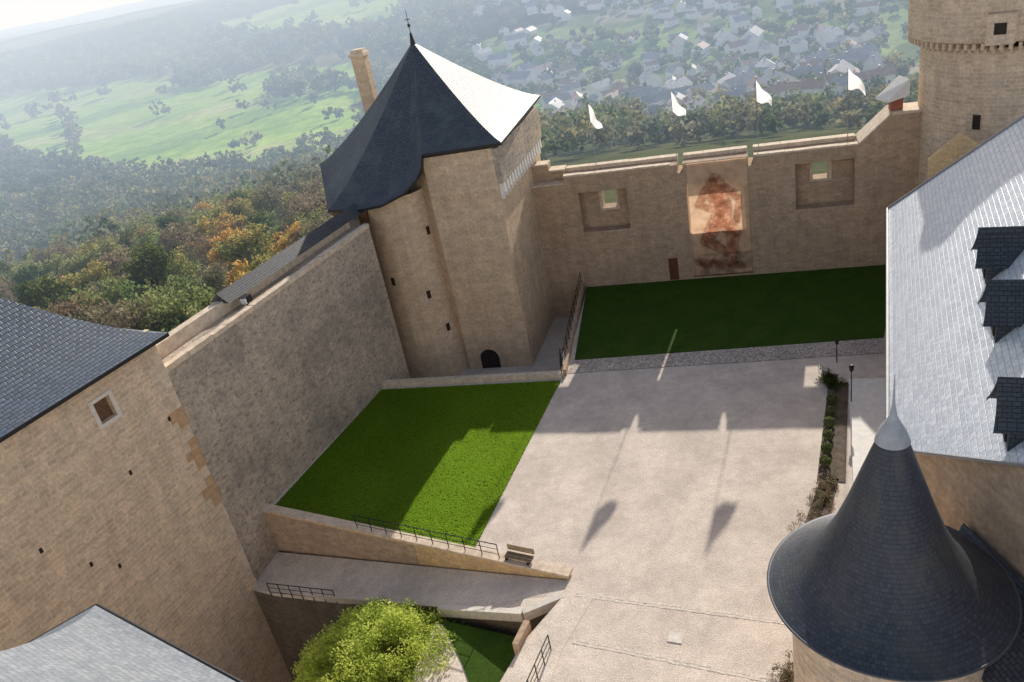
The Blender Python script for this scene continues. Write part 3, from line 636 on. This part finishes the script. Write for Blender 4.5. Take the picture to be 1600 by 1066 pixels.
ap=(-14.9,15.2,17.0)
fanroof('roof',ap,[(-15.9,22.5,12),(-24.4,16.7,12),(-14.8,9.2,12),(-6.3,14.9,12)],M['slateg'],nb_,p=1.25,n=12,thick=.3,edge=M['iron'])
b=MB(); b.tube((-15.9,22.55,11.9),(-6.25,14.95,11.9),.1,8); b.tube((-15.9,22.55,11.9),(-24.4,16.75,11.9),.1,8); b.mesh('gutter',M['iron'],nb_)
b=MB(); b.prism([(-15.9,21.9),(-23.5,16.7),(-14.9,10),(-7.1,15.0)],-12.6,11.6); b.mesh('masonry',M['left'],nb_)
# ---------------------------------------------------------------- main tower (own frame, 1.1 : 1)
mtw=thing('castle_tower','tall sandstone gate tower with steep slate roof and round stair turret','tower')
mtw.scale=(1.1,1.1,1.1); mtw.location=(0,0,-3)
b=MB(); b.prism([(-3.6,56.7),(1.2,55.2),(5.3,66.3),(-3.6,69.4),(-6.2,62)],-10,[16.9,17.0,17.0,16.9,16.9]); b.mesh('masonry',M['ashlar'],mtw)
b=MB(); b.prism([(-9.6,59.6),(-5,58.6),(-5,66),(-9.6,66.5)],6,14.0); b.prism([(-9.1,60.5),(-5,59.6),(-5,66),(-9.1,66.5)],-10,5.997); b.mesh('side_wall',M['ashlar'],mtw)
TC=(-6.2,58.9)
lathe('stair_turret',TC,[(3.3,-2),(3.15,-.5),(2.95,2),(2.6,8),(2.4,14.6)],M['ashlar'],mtw,48)
b=MB(); b.prism([(-11.0,58.6),(-8.4,57.6),(-8.2,63.6),(-11.4,63.6)],13.0,14.2); b.mesh('timber_gallery',M['wood'],mtw)
b=MB()
for k in range(4): b.tube((-10.9-.1*k,58.9+k*1.5,13.0),(-9.6,58.9+k*1.5,11.9),.08,6)
b.mesh('gallery_brackets',M['wood'],mtw)
rim=[(1.95,54.7,17.35),(6.3,68.6,17.3),(-3.8,73,17.2),(-11.9,64.3,16.3),(-11.0,57.4,14.5),(-8.6,56.0,14.45),(-7.0,55.5,14.6),(-5.3,55.3,15.15),(-4.2,55.5,15.9),(-3.75,55.8,16.5),(-3.5,56.2,17.3)]
fanroof('roof',(-2.7,62.5,23.9),rim,M['slate'],mtw,p=1.22,n=14,thick=.18)
b=MB(); b.tube((-2.7,62.5,23.6),(-2.7,62.5,24.5),.22,8,.07); b.tube((-2.7,62.5,24.4),(-2.7,62.5,26.0),.03,6,.02); b.tube((-2.9,62.5,25.4),(-2.5,62.5,25.4),.025,6); b.tube((-2.7,62.5,24.9),(-2.7,62.5,25.1),.10,8); b.mesh('finial',M['iron'],mtw)
b=MB(); b.obox((-7.05,66.2),(1,-.3),1.05,.95,12,23.3); b.mesh('chimney',M['ashlar'],mtw)
b=MB(); b.obox((-7.05,66.2),(1,-.3),1.25,1.15,23.303,23.55); b.obox((-7.05,66.2),(1,-.3),.95,.85,23.553,23.8); b.mesh('chimney_cap',M['coping'],mtw)
b=MB(); p0=Vector((1.2,55.2));p1=Vector((5.3,66.3)); dd=(p1-p0).normalized(); nr_=Vector((dd.y,-dd.x))
for k in range(16):
    q=p0+dd*(.35+k*.72)+nr_*.2; b.obox(q,dd,.34,.42,13.8,14.5); b.obox(p0+dd*(.35+k*.72)+nr_*.12,dd,.32,.26,13.35,13.797)
b.mesh('corbels',M['paler'],mtw)
b=MB(); b.prism([p0+nr_*.42,p1+nr_*.42,p1+nr_*.003,p0+nr_*.003],14.503,16.95); b.mesh('parapet_wall',M['rubble'],mtw)
b=MB(); p0b=Vector((-3.6,56.7));p1b=Vector((1.2,55.2)); db=(p1b-p0b).normalized(); nb=Vector((db.y,-db.x))
for k in range(8): b.obox(p0b+db*(.3+k*.62)+nb*.05,db,.26,.10,13.75,14.1)
b.mesh('corbels',M['ashlar'],mtw)
b=MB(); q=p0b+db*1.75
arc=[(-.75,0),(.75,0)]+[(.75*math.cos(t),.9+.75*math.sin(t)) for t in np.linspace(0,math.pi,9)]
for s,z in arc: v=q+db*s+nb*.02; b.v.append((v.x,v.y,z))
b.f=[tuple(range(len(arc)))]; b.m=[0]; b.mesh('door',M['dark'],mtw)
b=MB()
for i in range(9):
    t=math.pi*(i+.5)/9; s,z=.92*math.cos(t),.9+.92*math.sin(t); v=q+db*s; b.obox(v+nb*.03,db,.26,.08,z-.15,z+.15)
b.mesh('door_arch',M['ashlar'],mtw)
def slot(cx,cy,ang,z,w_=.28,h=.6):
    r=float(np.interp(z,[-.5,2,8,14.6],[3.15,2.95,2.6,2.4]))+.0
    b=MB(); dx,dy=math.cos(ang),math.sin(ang); c=(cx+dx*r,cy+dy*r); b.obox(c,(-dy,dx),w_,.12,z-h/2,z+h/2); b.mesh('window_slit',M['dark'],mtw)
for ang,z in ((-2.2,8.4),(-1.25,7.0),(-.75,11.6),(-.95,4.0)): slot(TC[0],TC[1],ang,z)
lw=MB(); lw.wallseg((-11,56.9),(3.2,52.5),.45,-3.3,.45); o=lw.mesh('garden_wall',M['coping']); lab(o,'low stone wall edging the lawn before the tower','wall')
lw=MB(); lw.wallseg((3.3,52.7),(7.3,68.0),.35,-3.3,.5); o=lw.mesh('garden_wall',M['wall']); lab(o,'low stone wall along the edge of the shaded lawn','wall')
def railing(p,q,n,h,label,group=None,mid=2):
    p=Vector(p);q=Vector(q); rt_=thing('railing',label,'railing',group=group); base=None
    b=MB()
    for k in range(mid+1):
        zz=h*(1-k*.36); b.tube(p+Vector((0,0,zz)),q+Vector((0,0,zz)),.028 if k==0 else .018,6)
    b.mesh('rail',M['iron'],rt_)
    for i in range(n+1):
        c=p.lerp(q,i/n)
        if base is None:
            b=MB(); b.tube((0,0,-.05),(0,0,h+.02),.03,6); base=b.mesh('post',M['iron'],rt_); o=base
        else: o=base.copy(); COL.objects.link(o)
        o.parent=rt_; o.location=c
railing((3.3,52.9,.5),(7.2,67.8,.5),10,1.0,'black iron railing on the low wall beside the tower')
railing((3.1,52.3,0),(3.4,54.6,.0),3,1.3,'short iron gate railing at the lawn corner')
rw=thing('retaining_wall','sandstone retaining wall stepping down beside the ramp','wall')
b=MB(); b.wallseg((-18.9,43.95),(.35,31.95),.5,-13,.12,0,1); b.mesh('masonry',M['warm'],rw)  # warm bounced light on this face is put into the stone colour
b=MB(); b.wallseg((-18.9,43.9),(.4,31.87),.62,.123,.26,0,1); b.mesh('coping',M['coping'],rw)
railing((-11.2,39.35,.26),(-3.0,34.25,.26),9,.95,'black iron railing along the retaining wall')
railing((-17.6,39.4,-3.5),(-13.1,37.0,-3.0),6,1.0,'black iron railing beside the ramp')
railing((-1.1,27.6,0),(-2.7,24.6,0),4,1.0,'black iron railing beside the stair')
bn=thing('bench','wooden bench standing at the end of the retaining wall','bench')
bc=Vector((-1.95,33.85)); bd=Vector((.85,-.53))
b=MB()
for k in range(4): b.obox(bc+Vector((.53,.85))*(k*.13-.2),bd,1.6,.10,.42,.46)
b.mesh('seat',M['bench'],bn)
b=MB()
for k in range(3): b.obox(bc+Vector((.53,.85))*.32,bd,1.6,.05,.52+k*.12,.61+k*.12)
b.mesh('backrest',M['bench'],bn)
for s in (-.65,.65):
    b=MB(); b.obox(bc+bd*s,Vector((.53,.85)),.6,.09,.0,.417); b.mesh('leg',M['iron'],bn)
b=MB(); b.wallseg((-2.0,29.3),(-2.7,28.0),.3,-2.5,.45); o=b.mesh('stair_parapet',M['wall']); lab(o,'short stone parapet at the courtyard edge','wall')
b=MB(); pa=Vector((-6.7,33.25,-1.33)); pb=Vector((-2.2,30.65,-.3)); pc=Vector((0,30.95,-.03))
for (A_,B_) in ((pa,pb),(pb,pc)):
    d2=(B_-A_).to_2d().normalized(); n2=Vector((-d2.y,d2.x))
    b.prism([A_.to_2d()-n2*.2,B_.to_2d()-n2*.2,B_.to_2d()+n2*.15,A_.to_2d()+n2*.15],[A_.z-.5,B_.z-.5,B_.z-.5,A_.z-.5],[A_.z+.06,B_.z+.06,B_.z+.06,A_.z+.06])
o=b.mesh('ramp_kerb',M['pale']); lab(o,'pale stone kerb along the lower edge of the ramp','kerb')
# ---------------------------------------------------------------- garden tree
gt=thing('garden_tree','yellow-green leafy tree with a dense rounded crown in the lower garden','tree')
tc=Vector((-9.8,31.2,-2.7)); b=MB(); b.tube((tc.x,tc.y,-12.7),(tc.x,tc.y,-4),.3,10,.2)
cs=[]
for k in range(580):
    v=Vector((random.gauss(0,1),random.gauss(0,1),random.gauss(0,1))).normalized()*(random.random()**.22)
    r=1+.05*math.sin(v.x*7+v.y*5)
    cs.append((tc.x+v.x*4.7*r,tc.y+v.y*4.1*r,tc.z-.4+v.z*2.9*r))
for k in range(14): b.tube((tc.x,tc.y,-5.4+.05*k),cs[k*9],.09,6,.02)
b.mesh('trunk',M['bark'],gt)
lm=leafmesh('crown',cs,.65,150,.068,[(.56,.65,.14),(.62,.70,.17),(.50,.60,.13),(.42,.52,.11)],M['leaf'],.9,.3)
co=bpy.data.objects.new('crown',lm); COL.objects.link(co); co.parent=gt
# ---------------------------------------------------------------- right building
rb=thing('castle_building','long castle range with slate roof coloured bright as if in sun glare, and dormers','building')
E0=Vector((13.9,25.9,9));E1=Vector((26.3,50.2,9));R1=Vector((30.0,39.9,17.8));R0=Vector((15.0,10.6,17.8))
ee=Vector((.4545,.8907,0)); nnn=Vector((.8907,-.4545,0))
E2=E1+nnn*16; E3=R0+nnn*8+ee*-2; E3.z=9
b=MB(); b.v=[tuple(v) for v in (E0,R0,R1,E1,E2,E3)]; b.f=[(0,1,2,3),(3,2,4),(4,2,1,5)]; b.m=[0,0,0]
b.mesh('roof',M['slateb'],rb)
b=MB()
w0=E0+nnn*.5+ee*-.1;w1=E1+nnn*.5-ee*.5; w2=E2-nnn*.5-ee*.5; w3=E3-nnn*.5
b.prism([(w0.x,w0.y),(R0.x+.15,R0.y),(w3.x,w3.y),(w2.x,w2.y),(w1.x,w1.y)],0,8.9); 
n0=len(b.v); b.v+=[(w0.x,w0.y,8.9),(R0.x+.15,R0.y,8.9),(R0.x+.15,R0.y,17.5),(w0.x,w0.y,9.1)]; b.f.append((n0,n0+1,n0+2,n0+3)); b.m.append(0)
b.mesh('masonry',M['wall'],rb)
b=MB(); b.tube(E0-nnn*.08+Vector((0,0,-.05)),E1-nnn*.08+Vector((0,0,-.05)),.09,8); b.tube(E0+Vector((0,0,-.02)),R0+Vector((0,0,-.02)),.07,8); b.mesh('gutter',M['lead'],rb)
b=MB(); b.tube(E1+Vector((0,0,.03)),R1+Vector((0,0,.03)),.09,8); b.mesh('hip_cap',M['lead'],rb)
def dormer(s,k0,wd=1.6):
    base=E0+ee*s+nnn*k0; zb=9+1.1*k0
    root=bpy.data.objects.new('dormer',None); COL.objects.link(root); root.parent=rb
    hw_=wd/2
    b=MB(); f0=base-ee*hw_;f1=base+ee*hw_; depth=1.5
    b.prism([(f0.x,f0.y),(f1.x,f1.y),((f1+nnn*depth).x,(f1+nnn*depth).y),((f0+nnn*depth).x,(f0+nnn*depth).y)],zb-.1,zb+.95)
    b.mesh('cheek',M['slated'],root)
    o=.22; ze=zb+.95; zr=zb+2.3; fr=base-nnn*(.35); dE=1.6; dR=(zr-zb)/1.1+.6
    V=[];F=[];n=8
    for side in (-1,1):
        b0=len(V)
        for i in range(n+1):
            t=i/n; lat=side*(hw_+o)*t; zz=zr+(ze-.1-zr)*(t**.85)
            fp=fr-nnn*.12*t*t+ee*lat; bp=base+nnn*(dR+(dE-dR)*t)+ee*lat
            V+= [(fp.x,fp.y,zz),(bp.x,bp.y,zz),(fp.x,fp.y,zz-.12)]
        for i in range(n):
            q=(b0+3*i,b0+3*i+1,b0+3*i+4,b0+3*i+3); F.append(q if side<0 else q[::-1])
            F.append((b0+3*i,b0+3*i+3,b0+3*i+5,b0+3*i+2))
    mk('roof',V,F,[M['slated']],root)
    b=MB(); c=base-nnn*.03
    b.v=[(*(base-ee*hw_-nnn*.02).to_2d(),zb+.9),(*(base+ee*hw_-nnn*.02).to_2d(),zb+.9),(*(base-nnn*.02).to_2d(),zb+2.1)]; b.f=[(0,1,2)]; b.m=[0]; b.mesh('gable',M['slated'],root)
    b=MB(); b.obox((c.x,c.y),(ee.x,ee.y),wd*.55,.05,zb+.15,zb+.85); b.mesh('window',M['dark'],root)
for s,k0 in ((-4.0,3.25),(2.6,3.5),(7.6,3.6)): dormer(s,k0)
ct=thing('conical_turret','round sandstone turret with flared conical slate roof and finial','turret')
cc=(10.42,19.3)
lathe('masonry',cc,[(3.0,0),(3.0,8.85)],M['left'],ct,48)
lathe('roof',cc,[(3.70,8.85),(3.42,8.99),(3.10,9.18),(2.76,9.47),(2.38,9.90),(1.99,10.5),(1.62,11.28),(1.26,12.22),(.92,13.25),(.60,14.2),(.28,15.1)],M['slatec'],ct,80)
lathe('gutter',cc,[(3.0,8.6),(3.62,8.66),(3.74,8.78),(3.77,8.88),(3.68,8.85)],M['gutter'],ct,72)
lathe('finial',cc,[(.50,14.62),(.45,14.78),(.37,15.02),(.24,15.25),(.11,15.5),(.045,15.9),(.028,16.4),(.012,16.9)],M['leadp'],ct,24)
ln=thing('porch_roof','small dark slate lean-to roof against the building wall','roof')
b=MB(); b.v=[(14.35,21.6,8.6),(14.75,15,8.6),(12.3,15,6.6),(12.3,20.6,6.6),(14.35,21.6,6.4),(14.75,15,6.4)]; b.f=[(0,3,2,1),(0,4,3),(1,2,5),(3,4,5,2)]; b.m=[0]*4; b.mesh('slates',M['slate'],ln)
# ---------------------------------------------------------------- right round tower
rt2=thing('castle_tower','massive round sandstone tower with corbelled head','tower')
tc=(39.6,57.9)
lathe('masonry',tc,[(6.5,-10),(6.4,17.2)],M['left'],rt2,72); lathe('head',tc,[(7.3,17.8),(7.3,21.9)],M['left'],rt2,72); lathe('string_course',tc,[(6.4,17.6),(7.32,17.7),(7.32,17.8),(7.3,17.8)],M['left'],rt2,64)
b=MB()
for k in range(84):
    t=2*math.pi*k/84; c=(tc[0]+6.8*math.cos(t),tc[1]+6.8*math.sin(t)); b.obox(c,(math.cos(t),math.sin(t)),.9,.22,17.25,17.65); c=(tc[0]+6.5*math.cos(t),tc[1]+6.5*math.sin(t)); b.obox(c,(math.cos(t),math.sin(t)),.4,.20,16.95,17.247)
b.mesh('corbels',M['left'],rt2)
lathe('roof',tc,[(7.7,21.2),(6.8,22.2),(4.5,25),(2,29),(0.05,32)],M['slate'],rt2,64)
t=math.atan2(-57.7,-40)-.14
b=MB(); rr=7.55
b.obox((tc[0]+rr*math.cos(t),tc[1]+rr*math.sin(t)),(-math.sin(t),math.cos(t)),1.6,1.0,17.7,19.6)
b.mesh('window_box',M['left'],rt2)
def win(tt,rr,z,w_,h):
    b=MB(); b.obox((tc[0]+rr*math.cos(tt),tc[1]+rr*math.sin(tt)),(-math.sin(tt),math.cos(tt)),w_,.1,z-h/2,z+h/2); b.mesh('window',M['dark'],rt2)
win(t,8.03,18.7,.7,.7); win(t-.20,6.42,12.3,.5,1.0); win(t+.35,6.42,13,.5,1.1)
sh=thing('stair_hut','small hut with pale roof at the end of the wall walk','hut')
b=MB(); b.prism([(31.5,60.25),(32.3,60.0),(32.7,61.0),(31.9,61.4)],12.3,13.8); b.mesh('walls',M['rust'],sh)
b=MB(); b.v=[(31.0,61.6,13.4),(31.1,59.9,13.4),(32.5,59.5,14.8),(32.6,61.3,14.8),(31.0,61.6,13.25),(31.1,59.9,13.25),(32.5,59.5,13.6),(32.6,61.3,13.6)]; b.f=[(0,1,2,3),(4,7,6,5),(0,4,5,1),(1,5,6,2),(2,6,7,3),(3,7,4,0)]; b.m=[0]*6; b.mesh('roof',M['paler'],sh)
gg=thing('gable_wall','small stone gable standing beside the round tower','wall')
b=MB(); b.v=[(30.0,52.1,0),(33.6,50.9,0),(33.6,50.9,11.0),(31.8,51.5,12.6),(30.0,52.1,11.0),(30.2,52.6,0),(33.8,51.4,0),(33.8,51.4,11.0),(32.0,52.0,12.6),(30.2,52.6,11.0)]; b.f=[(0,1,2,3,4),(9,8,7,6,5),(0,4,9,5),(1,6,7,2),(2,7,8,3),(3,8,9,4)]; b.m=[0]*6; b.mesh('masonry',M['warm'],gg)
# ---------------------------------------------------------------- planting right side
sheet('flower_bed',[(19.7,44.7),(20.85,44.3),(16.3,34.9),(15.0,35.6)],.05,M['soil'],'narrow planted bed',.06)
sheet('flower_bed',[(15.2,35.6),(16.1,35.3),(13.6,31.4),(12.4,31.6)],.05,M['soil'],'narrow planted bed with dry creepers',.06)
cs=[]
for _ in range(70):
    v=Vector((random.gauss(0,1),random.gauss(0,1),random.gauss(0,1))).normalized(); cs.append((v.x*.27,v.y*.27,.32+v.z*.27))
gm=leafmesh('leaves',cs,.05,70,.026,[(.22,.28,.11),(.25,.31,.12),(.19,.24,.09)],M['leaf'])
sp0=Vector((18.9,42.4));sp1=Vector((15.9,36.6))
for k in range(6):
    q=sp0.lerp(sp1,k/5); o=bpy.data.objects.new('clipped_shrub',gm); COL.objects.link(o); o.location=(q.x,q.y,.0); s=random.uniform(1.0,1.12); o.scale=(s,s,s); o.rotation_euler=(0,0,k)
    lab(o,'small round clipped shrub in the bed','shrub','clipped shrubs in the bed')
cs=[(19.8+random.gauss(0,.25),44.7+random.gauss(0,.4),.35+random.gauss(0,.14)) for _ in range(50)]
lm=leafmesh('hedge',cs,.28,70,.045,[(.07,.095,.03),(.09,.12,.035)],M['leaf']); o=bpy.data.objects.new('hedge',lm); COL.objects.link(o); lab(o,'dark green hedge at the head of the bed','hedge')
cs=[]
for k in range(110):
    t=random.random(); cs.append((15.6-2.7*t+random.gauss(0,.3),35.3-3.6*t+random.gauss(0,.25),.10+random.random()*.15))
lm=leafmesh('creeper',cs,.2,60,.035,[(.32,.25,.17),(.26,.21,.15),(.22,.21,.13)],M['leaf']); o=bpy.data.objects.new('creeper_bush',lm); COL.objects.link(o); lab(o,'dry brown creeper covering the bed edge','bush')
cs=[(8.6+random.gauss(0,.25),23.3+random.gauss(0,.6),.15+random.random()*.25) for _ in range(50)]
lm=leafmesh('bush',cs,.24,60,.04,[(.30,.24,.15),(.22,.20,.12)],M['leaf']); o=bpy.data.objects.new('rose_bush',lm); COL.objects.link(o); lab(o,'thin brown bush at the turret foot','bush')
for (x_,y_,h) in ((19.9,41.9,2.4),(21.3,47.0,1.4)):
    lp=thing('lamp_post','slender black lamp post beside the planted bed','lamp post',group='lamp posts by the bed')
    b=MB(); b.tube((x_,y_,0),(x_,y_,h),.04,8,.03); b.mesh('post',M['iron'],lp)
    b=MB(); b.tube((x_,y_,h),(x_,y_,h+.08),.06,8,.12); b.tube((x_,y_,h+.08),(x_,y_,h+.34),.12,8,.15); b.tube((x_,y_,h+.34),(x_,y_,h+.46),.17,8,.05); b.mesh('lamp_head',M['iron'],lp)
b=MB(); b.prism([(4.2,26.75),(4.8,26.45),(5.05,26.95),(4.45,27.25)],0,.04); o=b.mesh('drain_cover',M['pale']); lab(o,'pale square stone drain cover set in gravel','drain cover')
